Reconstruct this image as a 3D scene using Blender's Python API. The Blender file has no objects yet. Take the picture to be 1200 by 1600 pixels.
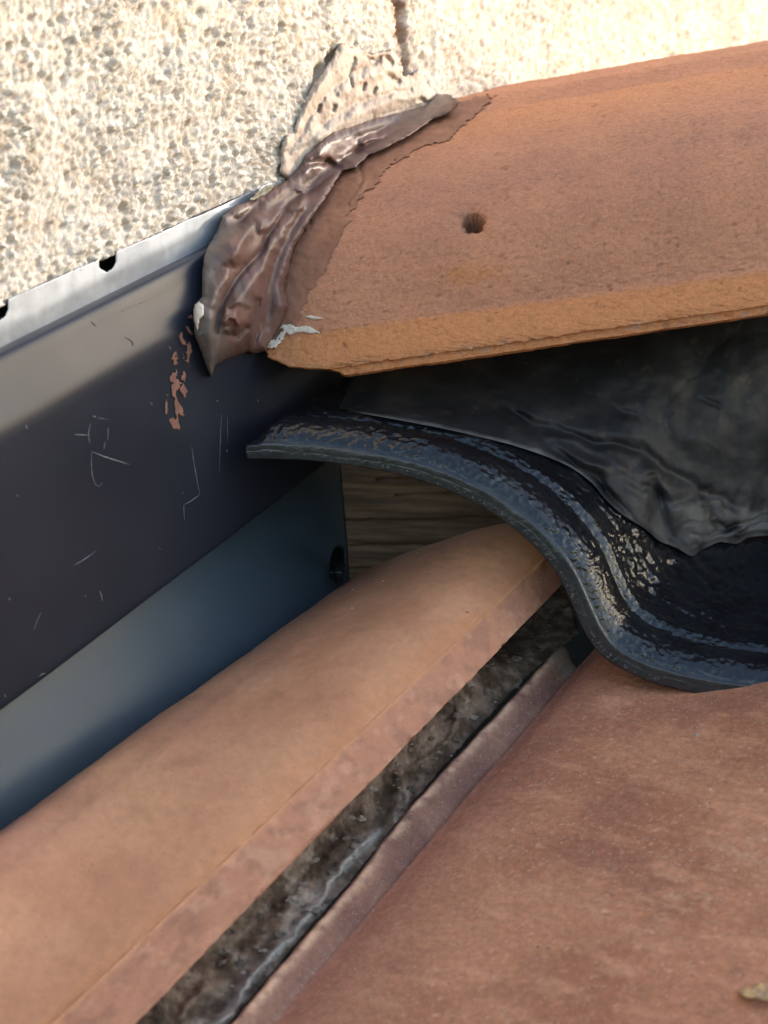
import bpy, math, random
import numpy as np
from mathutils import Vector, Matrix
from mathutils.bvhtree import BVHTree

sc = bpy.context.scene
random.seed(4)
RNG = np.random.RandomState(7)

# ------------------------------------------------------------------ camera
F = 2400.0                      # focal length in photo pixels (1200 x 1600)
PITCH = math.radians(10)
CAM = np.array([0.0, 0.0, 5.0])
RT = np.array([1.0, 0, 0])
FW = np.array([0, math.cos(PITCH), -math.sin(PITCH)])
UP = np.array([0, math.sin(PITCH), math.cos(PITCH)])
M3 = np.stack([RT, UP, FW], 0)   # rows: view x, y, z in world

def c2w(v):                      # local survey frame -> world direction
    return np.asarray(v, float) @ M3

def Pt(px, py, d):               # survey point (px,py) at distance d
    px, py, d = np.broadcast_arrays(np.asarray(px, float), np.asarray(py, float), np.asarray(d, float))
    v = np.stack([(px - 600) / F * d, (800 - py) / F * d, d], -1)
    return v @ M3 + CAM

def unit(v):
    v = np.asarray(v, float); return v / np.linalg.norm(v)

cam_d = bpy.data.cameras.new('camera'); cam = bpy.data.objects.new('camera', cam_d)
sc.collection.objects.link(cam); sc.camera = cam
cam_d.sensor_fit = 'VERTICAL'; cam_d.sensor_height = 36; cam_d.sensor_width = 27
cam_d.lens = 36 * F / 1600
cam_d.clip_start = 0.02; cam_d.clip_end = 500
cam.location = CAM
cam.rotation_euler = (math.radians(90) - PITCH, 0, 0)
cam_d.dof.use_dof = True; cam_d.dof.focus_distance = 0.82; cam_d.dof.aperture_fstop = 11.0

# main directions (survey frame: right, up, away)
A_c = unit([1550, 1320, F])                 # up the roof slope, along the wall
C_c = unit([0.98, 0.128, -0.147])           # along the ridge, away from the wall
UPW_c = np.array([0, math.cos(PITCH), -math.sin(PITCH)])
B_c = unit(np.cross(UPW_c, A_c)); 
if B_c[0] < 0: B_c = -B_c                   # horizontal, out of the wall
N_c = unit(np.cross(A_c, B_c));
if N_c[1] < 0: N_c = -N_c                   # roof normal
A, C, B, N = c2w(A_c), c2w(C_c), c2w(B_c), c2w(N_c)
ZU = np.array([0, 0, 1.0])

# ------------------------------------------------------------------ light
S = unit(0.70 * C + 0.66 * A + 0.015 * N)
SUN_EL = math.asin(S[2]); SUN_AZ = math.atan2(S[0], S[1])
w = bpy.data.worlds.new('World'); sc.world = w; w.use_nodes = True
nt = w.node_tree; bg = nt.nodes['Background']
sky = nt.nodes.new('ShaderNodeTexSky'); sky.sky_type = 'NISHITA'; sky.sun_disc = False
sky.sun_elevation = SUN_EL; sky.sun_rotation = SUN_AZ
sky.dust_density = 2.3; sky.ozone_density = 0.9; sky.air_density = 1.0
nt.links.new(sky.outputs[0], bg.inputs[0]); bg.inputs[1].default_value = 0.15
sd = bpy.data.lights.new('sun', 'SUN'); sd.energy = 1.0; sd.angle = math.radians(0.5); sd.color = (1, .93, .82)
so = bpy.data.objects.new('sun', sd); sc.collection.objects.link(so)
so.rotation_euler = Vector(S).to_track_quat('Z', 'Y').to_euler(); so.location = (0, 0, 8)
sc.view_settings.view_transform = 'Standard'; sc.view_settings.look = 'None'
sc.view_settings.gamma = 1; sc.view_settings.use_curve_mapping = False
sc.view_settings.exposure = 1.72

# ------------------------------------------------------------------ noise
_perm = RNG.permutation(256); _perm = np.concatenate([_perm, _perm, _perm])
_grad = RNG.normal(size=(256, 3)); _grad /= np.linalg.norm(_grad, axis=1)[:, None]
def perlin(p):
    p = np.asarray(p, float); i = np.floor(p).astype(int); f = p - i; i &= 255
    u = f * f * f * (f * (f * 6 - 15) + 10)
    def g(dx, dy, dz):
        h = _perm[_perm[_perm[(i[..., 0] + dx) & 255] + ((i[..., 1] + dy) & 255)] + ((i[..., 2] + dz) & 255)]
        return (_grad[h] * (f - np.array([dx, dy, dz]))).sum(-1)
    def L(a, b, t): return a + (b - a) * t
    x, y, z = u[..., 0], u[..., 1], u[..., 2]
    return L(L(L(g(0,0,0), g(1,0,0), x), L(g(0,1,0), g(1,1,0), x), y),
             L(L(g(0,0,1), g(1,0,1), x), L(g(0,1,1), g(1,1,1), x), y), z) * 1.6
def fbm(p, o=4):
    r = 0; a = 1; p = np.asarray(p, float)
    for k in range(o):
        r = r + a * perlin(p + 17.3 * k); p = p * 2.03; a *= .5
    return r
def worley(x, y, seed=0):                       # 2-d cells: nearest distance and a random per cell
    xi = np.floor(x).astype(int); yi = np.floor(y).astype(int)
    best = np.full(x.shape, 9.0); rid = np.zeros(x.shape)
    for dx in (-1, 0, 1):
        for dy in (-1, 0, 1):
            cx = xi + dx; cy = yi + dy
            h = _perm[(_perm[(cx + seed) & 255] + cy) & 255]
            h2 = _perm[(h + 77) & 255]; h3 = _perm[(h2 + 31) & 255]
            d = np.hypot(cx + h / 255. - x, cy + h2 / 255. - y) / (0.75 + 0.5 * h3 / 255.)
            m = d < best; best = np.where(m, d, best); rid = np.where(m, h3 / 255., rid)
    return best, rid
def sm(a, b, x):
    t = np.clip((x - a) / (b - a), 0, 1); return t * t * (3 - 2 * t)
def mixc(c0, c1, t):
    return np.asarray(c0) * (1 - t[..., None]) + np.asarray(c1) * t[..., None]

# ------------------------------------------------------------------ mesh helpers
def make(name, verts, faces, mat, parent=None, col=None, smooth=True, kind=None, origin=None):
    verts = np.asarray(verts, float)
    if parent is not None: org = np.array(parent['_org'])
    else: org = verts.mean(0) if origin is None else np.asarray(origin)
    me = bpy.data.meshes.new(name)
    v = verts - org
    if isinstance(faces, np.ndarray):
        nf, k = faces.shape
        me.vertices.add(len(v)); me.vertices.foreach_set('co', v.ravel())
        me.loops.add(nf * k); me.loops.foreach_set('vertex_index', faces.ravel().astype(np.int32))
        me.polygons.add(nf); me.polygons.foreach_set('loop_start', np.arange(0, nf * k, k, dtype=np.int32))
        me.polygons.foreach_set('loop_total', np.full(nf, k, np.int32))
        me.update(calc_edges=True); me.validate()
    else:
        me.from_pydata([tuple(q) for q in v], [], faces)
    if smooth: me.polygons.foreach_set('use_smooth', [True] * len(me.polygons))
    if col is not None:
        at = me.color_attributes.new('col', 'FLOAT_COLOR', 'POINT')
        c4 = np.ones((len(v), 4)); c4[:, :3] = np.clip(col, 0, 1); at.data.foreach_set('color', c4.ravel())
    me.materials.append(mat); me.update()
    o = bpy.data.objects.new(name, me); sc.collection.objects.link(o)
    if parent is not None: o.parent = parent
    else: o.location = org
    if kind: o['kind'] = kind
    return o
def empty(name, loc):
    o = bpy.data.objects.new(name, None); sc.collection.objects.link(o); o.location = loc
    o.empty_display_size = .02; o['_org'] = [float(x) for x in loc]; return o
def tag(o, label, cat, group=None):
    o['label'] = label; o['category'] = cat
    if group: o['group'] = group
    return o
def grid_faces(nr, nc):
    i = np.arange(nr - 1)[:, None] * nc + np.arange(nc - 1)[None, :]
    return np.stack([i, i + 1, i + nc + 1, i + nc], -1).reshape(-1, 4)
def slab(G, back):                              # G (nr,nc,3) surface; back: offset vector(s) -> closed solid
    nr, nc = G.shape[:2]; n = nr * nc
    H = G + back
    f = grid_faces(nr, nc); fb = f[:, ::-1] + n
    idx = np.arange(n).reshape(nr, nc)
    ring = np.concatenate([idx[0, :], idx[1:, -1], idx[-1, -2::-1], idx[-2:0:-1, 0]])
    r2 = np.roll(ring, -1)
    side = np.stack([ring + n, r2 + n, r2, ring], -1)
    return np.concatenate([G.reshape(-1, 3), H.reshape(-1, 3)]), np.concatenate([f, fb, side])
def catmull(P, t):                              # P (k,dim), t in [0,k-1]
    P = np.asarray(P, float); k = len(P)
    i = np.clip(np.floor(t).astype(int), 0, k - 2); f = (t - i)[:, None]
    def g(j):
        a = P[np.clip(j, 0, k - 1)].copy()
        lo = j < 0; hi = j > k - 1
        if lo.any(): a[lo] = 2 * P[0] - P[1]
        if hi.any(): a[hi] = 2 * P[-1] - P[-2]
        return a
    p0, p1, p2, p3 = g(i - 1), g(i), g(i + 1), g(i + 2)
    return .5 * (2 * p1 + (p2 - p0) * f + (2 * p0 - 5 * p1 + 4 * p2 - p3) * f ** 2 + (3 * p1 - p0 - 3 * p2 + p3) * f ** 3)
def arclen(P, n):                               # smooth curve resampled evenly
    q = catmull(P, np.linspace(0, len(P) - 1, 40 * len(P)))
    s = np.r_[0, np.cumsum(np.linalg.norm(np.diff(q, axis=0), axis=1))]
    t = np.linspace(0, s[-1], n)
    return np.stack([np.interp(t, s, q[:, k]) for k in range(q.shape[1])], 1)
def normals_grid(G):
    du = np.gradient(G, axis=1); dv = np.gradient(G, axis=0)
    n = np.cross(du, dv); n /= np.linalg.norm(n, axis=-1)[..., None] + 1e-12
    return n
def seg_dist(px, py, poly, closed=False):
    d = np.full(px.shape, 1e9); pl = list(poly) + ([poly[0]] if closed else [])
    tt = np.zeros(px.shape)
    for k, ((x0, y0), (x1, y1)) in enumerate(zip(pl[:-1], pl[1:])):
        vx, vy = x1 - x0, y1 - y0
        t = np.clip(((px - x0) * vx + (py - y0) * vy) / (vx * vx + vy * vy + 1e-9), 0, 1)
        e = np.hypot(px - x0 - t * vx, py - y0 - t * vy)
        m = e < d; d = np.where(m, e, d); tt = np.where(m, (k + t) / (len(pl) - 1), tt)
    return d, tt
def inside(px, py, poly):
    r = np.zeros(px.shape, bool); n = len(poly)
    for k in range(n):
        x0, y0 = poly[k]; x1, y1 = poly[(k + 1) % n]
        if y0 == y1: continue
        c = ((y0 > py) != (y1 > py)) & (px < (x1 - x0) * (py - y0) / (y1 - y0) + x0)
        r ^= c
    return r
def to_px(Wp):                                  # world -> survey pixel (for colour zones on the pieces)
    v = (np.asarray(Wp) - CAM) @ M3.T
    return 600 + F * v[..., 0] / v[..., 2], 800 - F * v[..., 1] / v[..., 2]
def bvh_of(objs):
    vs, fs = [], []; off = 0
    for o in objs:
        me = o.data; n = len(me.vertices); a = np.empty(n * 3); me.vertices.foreach_get('co', a)
        org = np.array(o.parent.location if o.parent else o.location)
        vs.append(a.reshape(-1, 3) + org)
        fs += [[i + off for i in p.vertices] for p in me.polygons]; off += n
    return BVHTree.FromPolygons([tuple(v) for v in np.concatenate(vs)], fs)
def cast(bvh, px, py, default=np.nan):
    out = np.full(px.shape, default, float); c = Vector(CAM)
    d = Pt(px, py, 1.0) - CAM
    for k in np.ndindex(px.shape):
        v = Vector(d[k]); L = v.length
        h = bvh.ray_cast(c, v / L, 6)
        if h[0] is not None: out[k] = h[3] / L
    return out
def plane_depth(px, py, n_c, const):
    return const / (n_c[0] * (px - 600) / F + n_c[1] * (800 - py) / F + n_c[2])
def blur(Z, r, it=2):
    for _ in range(it):
        for ax in (0, 1):
            P = np.concatenate([np.repeat(Z.take([0], ax), r, ax), Z, np.repeat(Z.take([-1], ax), r, ax)], ax)
            cs = np.cumsum(P, ax); cs = np.concatenate([np.zeros_like(cs.take([0], ax)), cs], ax)
            n = Z.shape[ax]; Z = (cs.take(range(2 * r + 1, 2 * r + 1 + n), ax) - cs.take(range(0, n), ax)) / (2 * r + 1)
    return Z
def fillnan(Z):
    Z = Z.copy()
    for _ in range(400):
        m = np.isnan(Z)
        if not m.any(): break
        acc = np.zeros_like(Z); cnt = np.zeros_like(Z)
        for ax, sh in ((0, 1), (0, -1), (1, 1), (1, -1)):
            R = np.roll(Z, sh, ax); ok = ~np.isnan(R); acc += np.where(ok, R, 0); cnt += ok
        Z = np.where(m & (cnt > 0), acc / np.maximum(cnt, 1), Z)
    return np.nan_to_num(Z, nan=.9)
def sheet(name, poly, base, mat, colf, parent=None, step=1.7, rim=12, thick=.004, feats=(), nz=(), back=.004,
          wobble=0, mask=None, soften=0, kind=None, floor=None):
    """a lump or skin of material lying on a surface: relief in metres above 'base', rounded rim, solid behind"""
    xs = [p[0] for p in poly]; ys = [p[1] for p in poly]
    gx = np.arange(min(xs) - 4, max(xs) + 5, step); gy = np.arange(min(ys) - 4, max(ys) + 5, step)
    X, Y = np.meshgrid(gx, gy)
    D = base(X, Y)
    if np.isnan(D).any(): D = fillnan(D)
    if soften:
        Dm_ = D.copy()
        for _ in range(soften):
            for ax in (0, 1):
                Dm_ = np.minimum(Dm_, np.minimum(np.roll(Dm_, 1, ax), np.roll(Dm_, -1, ax)))
        D = blur(Dm_, soften)
    W = Pt(X, Y, D)
    wob = fbm(W * 160, 3) * wobble
    dist, _ = seg_dist(X, Y, poly, True)
    ins = inside(X, Y, poly)
    sd_ = np.where(ins, dist, -dist) + wob
    h = thick * np.sqrt(np.clip(1 - (1 - np.clip(sd_ / rim, 0, 1)) ** 2, 0, 1))
    edge = sm(0, rim, sd_)
    for f in feats:
        pl, amp, wd = f[0], f[1], f[2]; wf = f[3] if len(f) > 3 else 0
        d, t = seg_dist(X + (fbm(W * 90 + 5, 2) * wf if wf else 0), Y + (fbm(W * 90 + 9, 2) * wf if wf else 0), pl)
        h = h + amp * np.exp(-(d / wd) ** 2) * edge
    for scl, amp, st in nz:
        h = h + amp * fbm((W @ st if st is not None else W) * scl, 4) * (.25 + .75 * edge)
    keep = sd_ > 0
    if mask is not None: keep &= mask(X, Y, W)
    D2 = D - h - .00015
    G = Pt(X, Y, D2); H = Pt(X, Y, np.maximum(D, D2) + back)
    nr, nc = X.shape; f = grid_faces(nr, nc); kf = keep.ravel()[f].all(1); f = f[kf]
    if len(f) == 0: print('EMPTY', name); return None
    e = {}
    ed = np.concatenate([f[:, [0, 1]], f[:, [1, 2]], f[:, [2, 3]], f[:, [3, 0]]])
    key = np.sort(ed, 1); u, inv, cnt = np.unique(key, axis=0, return_inverse=True, return_counts=True)
    be = ed[cnt[inv.ravel()] == 1]
    n = nr * nc
    allf = np.concatenate([f, f[:, ::-1] + n, np.stack([be[:, 1], be[:, 0], be[:, 0] + n, be[:, 1] + n], -1)])
    V = np.concatenate([G.reshape(-1, 3), H.reshape(-1, 3)])
    cc = colf(X, Y, W, h).reshape(-1, 3); cc = np.concatenate([cc, cc])
    used = np.unique(allf); rm = np.full(2 * n, -1); rm[used] = np.arange(len(used))
    allf = rm[allf][:, ::-1]
    return make(name, V[used], allf, mat, parent, cc[used], kind=kind)
def ribbon(name, pts, wd, surf, mat, parent, lift=.0004, taper=True):
    """a thin scratch or smear lying on a surface, pts in survey pixels"""
    pts = np.asarray(pts, float); n = max(6, int(np.hypot(*np.diff(pts, axis=0).T).sum() / 4))
    q = arclen(pts, n) if len(pts) > 2 else np.linspace(pts[0], pts[-1], n)
    t = np.gradient(q, axis=0); t /= np.linalg.norm(t, axis=1)[:, None] + 1e-9; nn = np.stack([-t[:, 1], t[:, 0]], 1)
    k = np.linspace(0, 1, n); ww = wd * (np.sin(np.pi * (k * .86 + .07)) if taper else 1) * (.7 + .6 * RNG.rand(n))
    a = q + nn * ww[:, None] / 2; b = q - nn * ww[:, None] / 2
    da = surf(a[:, 0], a[:, 1]) - lift; db = surf(b[:, 0], b[:, 1]) - lift
    G = np.stack([Pt(a[:, 0], a[:, 1], da), Pt(b[:, 0], b[:, 1], db)], 0)
    V, f = slab(G, FW * .0006)
    return make(name, V, f, mat, parent, smooth=False)

# ------------------------------------------------------------------ materials
def material(name, rough=.8, spec=.3, metallic=0, col=None, var=.12, nscale=300, bumps=((900, .3, .0006),), speck=None, rvar=0, stretch=None, coat=0):
    m = bpy.data.materials.new(name); m.use_nodes = True; n = m.node_tree.nodes; l = m.node_tree.links
    b = n['Principled BSDF']; b.inputs['Roughness'].default_value = rough; b.inputs['Metallic'].default_value = metallic
    b.inputs['Specular IOR Level'].default_value = spec
    if coat: b.inputs['Coat Weight'].default_value = coat; b.inputs['Coat Roughness'].default_value = .15
    geo = n.new('ShaderNodeNewGeometry'); vec = geo.outputs['Position']
    if stretch is not None:
        mp = n.new('ShaderNodeMapping'); mp.inputs['Scale'].default_value = stretch[0]; mp.inputs['Rotation'].default_value = stretch[1]
        l.new(vec, mp.inputs[0]); vec = mp.outputs[0]
    if col is None:
        a = n.new('ShaderNodeVertexColor'); a.layer_name = 'col'; csock = a.outputs[0]
    else:
        a = n.new('ShaderNodeRGB'); a.outputs[0].default_value = (*col, 1); csock = a.outputs[0]
    t = n.new('ShaderNodeTexNoise'); t.inputs['Scale'].default_value = nscale; t.inputs['Detail'].default_value = 6; t.inputs['Roughness'].default_value = .65
    l.new(vec, t.inputs['Vector'])
    mr = n.new('ShaderNodeMapRange'); mr.inputs[1].default_value = .25; mr.inputs[2].default_value = .75
    mr.inputs[3].default_value = 1 - var * 1.6; mr.inputs[4].default_value = 1 + var * 1.6; l.new(t.outputs[0], mr.inputs[0])
    mx = n.new('ShaderNodeVectorMath'); mx.operation = 'SCALE'; l.new(csock, mx.inputs[0]); l.new(mr.outputs[0], mx.inputs['Scale'])
    out = mx.outputs[0]
    for sp in (speck or ()):                     # (scale, threshold, colour): grains of another colour
        vt = n.new('ShaderNodeTexNoise'); vt.inputs['Scale'].default_value = sp[0]; vt.inputs['Detail'].default_value = 3
        l.new(geo.outputs['Position'], vt.inputs['Vector'])
        rr = n.new('ShaderNodeMapRange'); rr.inputs[1].default_value = sp[1]; rr.inputs[2].default_value = sp[1] + .05; l.new(vt.outputs[0], rr.inputs[0])
        mm = n.new('ShaderNodeMix'); mm.data_type = 'RGBA'; l.new(rr.outputs[0], mm.inputs[0]); l.new(out, mm.inputs[6]); mm.inputs[7].default_value = (*sp[2], 1)
        out = mm.outputs[2]
    l.new(out, b.inputs['Base Color'])
    if rvar:
        r2 = n.new('ShaderNodeMapRange'); r2.inputs[1].default_value = .3; r2.inputs[2].default_value = .7
        r2.inputs[3].default_value = rough - rvar; r2.inputs[4].default_value = rough + rvar; l.new(t.outputs[0], r2.inputs[0]); l.new(r2.outputs[0], b.inputs['Roughness'])
    prev = None
    for scl, st, dist in bumps:
        bt = n.new('ShaderNodeTexNoise'); bt.inputs['Scale'].default_value = scl; bt.inputs['Detail'].default_value = 4; l.new(vec, bt.inputs['Vector'])
        bp = n.new('ShaderNodeBump'); bp.inputs['Strength'].default_value = st; bp.inputs['Distance'].default_value = dist
        l.new(bt.outputs[0], bp.inputs['Height'])
        if prev: l.new(prev, bp.inputs['Normal'])
        prev = bp.outputs[0]
    if prev: l.new(prev, b.inputs['Normal'])
    return m
M = dict(
    render=material('roughcast', .9, .15, var=.10, nscale=500, bumps=((1400, .5, .0008),)),
    tile=material('fired_clay', .78, .25, var=.13, nscale=420, bumps=((620, .8, .0009), (1900, .7, .0005)), speck=((1500, .665, (.60, .44, .34)), (1200, .68, (.13, .07, .05)))),
    tile2=material('weathered_clay', .72, .3, var=.17, nscale=330, bumps=((500, .5, .0007), (1800, .5, .0004)), speck=((900, .645, (.60, .42, .32)), (1300, .68, (.13, .07, .06)))),
    tile3=material('smooth_clay', .66, .3, var=.07, nscale=200, bumps=((500, .4, .0006), (1800, .4, .0003)), speck=((1100, .675, (.20, .11, .07)),)),
    flash=material('painted_metal', .38, .42, var=.05, nscale=40, bumps=((1500, .06, .0002),), rvar=.02),
    zinc=material('galvanised_steel', .5, .5, metallic=.25, var=.10, nscale=180, bumps=((300, .12, .0003),), rvar=.1),
    seal=material('sealant', .42, .40, var=.09, nscale=130, bumps=((200, .12, .0008), (1100, .08, .0003)), speck=((420, .70, (.05, .03, .03)),)),
    smear=material('smeared_sealant', .6, .3, var=.08, nscale=260, bumps=((500, .3, .0004),)),
    mortar=material('pale_filler', .7, .25, var=.10, nscale=260, bumps=((320, .35, .001), (1300, .3, .0004))),
    plastic=material('black_plastic', .19, .65, var=.15, nscale=400, bumps=((330, .35, .0010), (900, .12, .0003))),
    felt=material('ridge_membrane', .55, .45, var=.14, nscale=150, bumps=((180, .3, .001), (1300, .35, .0004))),
    wood=material('weathered_wood', .85, .2, var=.22, nscale=120, bumps=((160, .6, .0012), (600, .5, .0006)), stretch=((.10, .6, 1.6), (0, 0, 0))),
    dirt=material('dirt', .95, .1, var=.25, nscale=300, bumps=((300, .4, .002), (1300, .5, .0006))),
    white=material('white_paint', .55, .3, col=(.72, .64, .53), var=.08, bumps=((600, .4, .0004),)),
    scratch=material('bare_scratch', .5, .4, col=(.20, .205, .22), var=.3),
    deck=material('roofing_felt', .95, .1, col=(.03, .03, .03)),
    ground=material('ground', .95, .1, col=(.09, .10, .06), nscale=.3, var=.2, bumps=((2, .3, .05),)),
    stone=material('stone_grit', .8, .3, var=.25, nscale=600, bumps=((1500, .5, .0006),)),
)

# ------------------------------------------------------------------ ground far below, roof deck
g = make('ground', [(-150, -150, 0), (150, -150, 0), (150, 150, 0), (-150, 150, 0)], [(0, 1, 2, 3)], M['ground'], kind='structure', smooth=False)

PN_c = unit(np.cross(A_c, C_c));
if PN_c[1] < 0: PN_c = -PN_c
PN = c2w(PN_c)
PCONST = float(PN_c @ (np.array([(1100 - 600) / F, (800 - 1080) / F, 1]) * .785))
def pan(px, py, off=0): return plane_depth(np.asarray(px, float), np.asarray(py, float), PN_c, PCONST + off)
o0 = Pt(900, 1000, pan(900, 1000, -.045))
dk = [o0 - A * .75 - C * .34, o0 - A * .75 + C * 1.4, o0 + A * .42 + C * 1.4, o0 + A * .42 - C * .20]
V, f = slab(np.array([[dk[0], dk[1]], [dk[3], dk[2]]]), -PN * .03)
make('roof_deck', V, f, M['deck'], kind='structure', smooth=False)

# ------------------------------------------------------------------ roughcast wall
WC = float(B_c @ (np.array([(330 - 600) / F, (800 - 350) / F, 1]) * .80))
def wall_d(px, py, off=0): return plane_depth(np.asarray(px, float), np.asarray(py, float), B_c, WC + off)
p_edge = Pt(0, 484, wall_d(0, 484))
def spaced(a, b, s0, s1):
    r = [a]
    while r[-1] < b: r.append(r[-1] + s0 + (s1 - s0) * (r[-1] - a) / (b - a))
    return np.array(r)
ts = np.r_[-1.2, -.8, -.5, -.3, -.2, spaced(-.12, 1.35, .00075, .0040), 1.6, 2.0, 2.6]
vs = np.r_[spaced(0, .40, .00085, .0018), .5, .7, 1.0, 1.5]
T_, V_ = np.meshgrid(ts, vs)
def t_of(px, py): return float((Pt(px, py, wall_d(px, py)) - p_edge) @ A)
T_A, T_B = t_of(345, 335), t_of(640, 190)
drop = (.05 + .32 * np.clip(T_ - T_A, 0, 9)) * sm(T_A, T_B, T_)
V_ = V_ - drop * np.clip(1 - V_ / .40, 0, 1)
W0 = p_edge + T_[..., None] * A + V_[..., None] * ZU
wx = .0013 * fbm(W0 * 260, 3); wy = .0013 * fbm(W0 * 260 + 40, 3); Tq, Vq = T_, V_; T_ = T_ + wx; V_ = V_ + wy
d1, r1 = worley(T_ / .0022, V_ / .0022, 3); d2, r2 = worley(T_ / .0013 + 9, V_ / .0013, 11); d3, r3 = worley(T_ / .008, V_ / .008, 29)
hb = .0017 * 1.15 * np.exp(-1.7 * (d1 / .5) ** 2) * (.5 + r1) + .0010 * 1.1 * np.exp(-1.7 * (d2 / .5) ** 2) + .0012 * fbm(W0 * 200, 3) + .0014 * fbm(W0 * 28, 2)
T_, V_ = Tq, Vq
hb = hb * (.65 + .55 * sm(-.4, .5, fbm(W0 * 22 + 31, 3)))
hb -= .0018 * ((r3 > .72) * np.sqrt(np.clip(1 - (d3 / .28) ** 2, 0, 1)))
px_, py_ = to_px(W0)
# upright crack above the ridge end
dc, _ = seg_dist(px_, py_, [(610, -60), (621, 0), (626, 50), (630, 85), (634, 118)])
hb -= .006 * np.exp(-((dc + 4 * fbm(W0 * 150, 2)) / 5.0) ** 2)
for cx, cy, rr_ in ((519, 92, 9), (497, 118, 7), (500, 108, 6)):
    hb -= .006 * np.exp(-((np.hypot(px_ - cx, (py_ - cy) * .6)) / rr_) ** 2)
hb = np.where((T_ < -.13) | (T_ > 1.4) | (V_ > .42), 0, hb)
edgew = .0025 * fbm(W0 * 120, 3)                 # ragged lower edge
G = W0 + hb[..., None] * B
G[0] += ZU * (edgew[0][:, None]) - B * .004
G[1] -= B * .0018
grain = mixc((.70, .65, .59), (.54, .46, .38), sm(.55, .95, r1) * .8)
grain = mixc(grain, (.54, .46, .36), sm(.6, 1, r2) * .6)
grain = mixc(grain, (.46, .33, .22), sm(.15, .9, fbm(W0 * 60 + 4, 3)) * .5)
grain = grain * (1 - .16 * sm(0, .8, fbm(W0 * 9 + 14, 4)))[..., None]
br = np.exp(-(dc / 10) ** 2) * (py_ < 130) * sm(-.5, .2, fbm(W0 * 120, 3) + .2)
grain = mixc(grain, (.22, .12, .08), np.clip(br, 0, 1))
pit = sm(.0008, -.0012, hb) * .35  # low spots between grains also tinted darker, painting in their shade
grain = mixc(grain, (.42, .30, .2), pit)
V, f = slab(G, -B * .06); wall_col = np.concatenate([grain.reshape(-1, 3)] * 2)
wall = make('roughcast_wall', V, f, M['render'], None, wall_col)
tag(wall, 'cream roughcast house wall with coarse grainy texture, above the roof edge', 'wall')

# ------------------------------------------------------------------ dark metal flashing along the wall
def on_plane(px, py, off): return Pt(px, py, wall_d(px, py, off))
def A_end(p0, pxend):                            # how far up the slope until the piece reaches a given survey column
    lo, hi = 0, 2.0
    for _ in range(50):
        m = (lo + hi) / 2
        if to_px(p0 + A * m)[0] < pxend: lo = m
        else: hi = m
    return lo
fl = empty('metal_flashing', Pt(200, 900, wall_d(200, 900, .022)))
tag(fl, 'dark charcoal painted metal flashing with a folded top, scratched, running under the wall', 'flashing')
def strip(name, prof, endpx, parent, mat, colf, t0=-.6, back=-B * .0012, dense=160):
    pts = arclen(np.array([on_plane(*q) for q in prof]), 150)
    te = A_end(pts[len(pts) // 2], endpx)
    tt = np.r_[np.linspace(t0, -.05, 12)[:-1], np.linspace(-.05, te, dense)]
    G = pts[None] + tt[:, None, None] * A
    G = G + (.0007 * fbm(G * 9, 2))[..., None] * B
    V, f = slab(G.transpose(1, 0, 2), back)
    c = colf(V); return make(name, V, f, mat, parent, c)
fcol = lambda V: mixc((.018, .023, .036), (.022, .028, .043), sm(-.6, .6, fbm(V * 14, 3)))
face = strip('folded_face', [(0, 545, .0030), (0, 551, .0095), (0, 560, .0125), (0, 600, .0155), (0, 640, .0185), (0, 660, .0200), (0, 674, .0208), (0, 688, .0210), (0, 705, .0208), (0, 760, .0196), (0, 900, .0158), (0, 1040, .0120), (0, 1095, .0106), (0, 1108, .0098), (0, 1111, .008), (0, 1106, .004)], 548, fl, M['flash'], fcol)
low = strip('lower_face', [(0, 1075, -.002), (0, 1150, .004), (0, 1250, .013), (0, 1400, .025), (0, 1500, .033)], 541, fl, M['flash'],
      lambda V: mixc((.042, .064, .082), (.050, .074, .094), sm(-.6, .6, fbm(V * 12, 3))))  # bluer and lighter than the fold: sky reflection put into the colour

# galvanised bead below the render
def bead_base(X, Y): return wall_d(X, Y, .0012)
def notch(cx, cy, r): return [(cx - r * 1.1, cy - r * .1 + r * .5), (cx - r * .8, cy + r * .7), (cx - r * .1, cy + r * 1.0), (cx + r * .7, cy + r * .45), (cx + r * 1.1, cy - r * .45)]
top = [(-150, 540), (-30, 485), (-9, 476)] + notch(0, 489, 10) + [(11, 467), (60, 445), (140, 410), (156, 403)] + notch(168, 413, 11) + [(180, 392), (240, 367), (270, 353), (292, 342)] + [(312, 335), (350, 318), (430, 280)]
bot = [(430, 338), (320, 393), (160, 473), (0, 552), (-150, 627)]
bead = sheet('render_stop_bead', top + bot, bead_base, M['zinc'], lambda X, Y, W, h: mixc((.30, .32, .35), (.40, .42, .45), sm(-.5, .5, fbm(W * 40, 3))),
             rim=2.5, thick=.0010, back=.0012, feats=[(bot[1:], .0016, 4)], nz=((25, .0004, None),), step=1.6)
tag(bead, 'bright galvanised metal bead strip with small round holes under the roughcast', 'metal trim')
# unseen dark backing, added so the bead's notches look black
p = on_plane(0, 470, -.012); q = on_plane(0, 560, -.010)
G = np.array([[p - A * .5, p + A * .75], [q - A * .5, q + A * .75]])
V, f = slab(G, -B * .03); wb = make('dark_backing', V, f, M['deck'], smooth=False, kind='structure')

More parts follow.
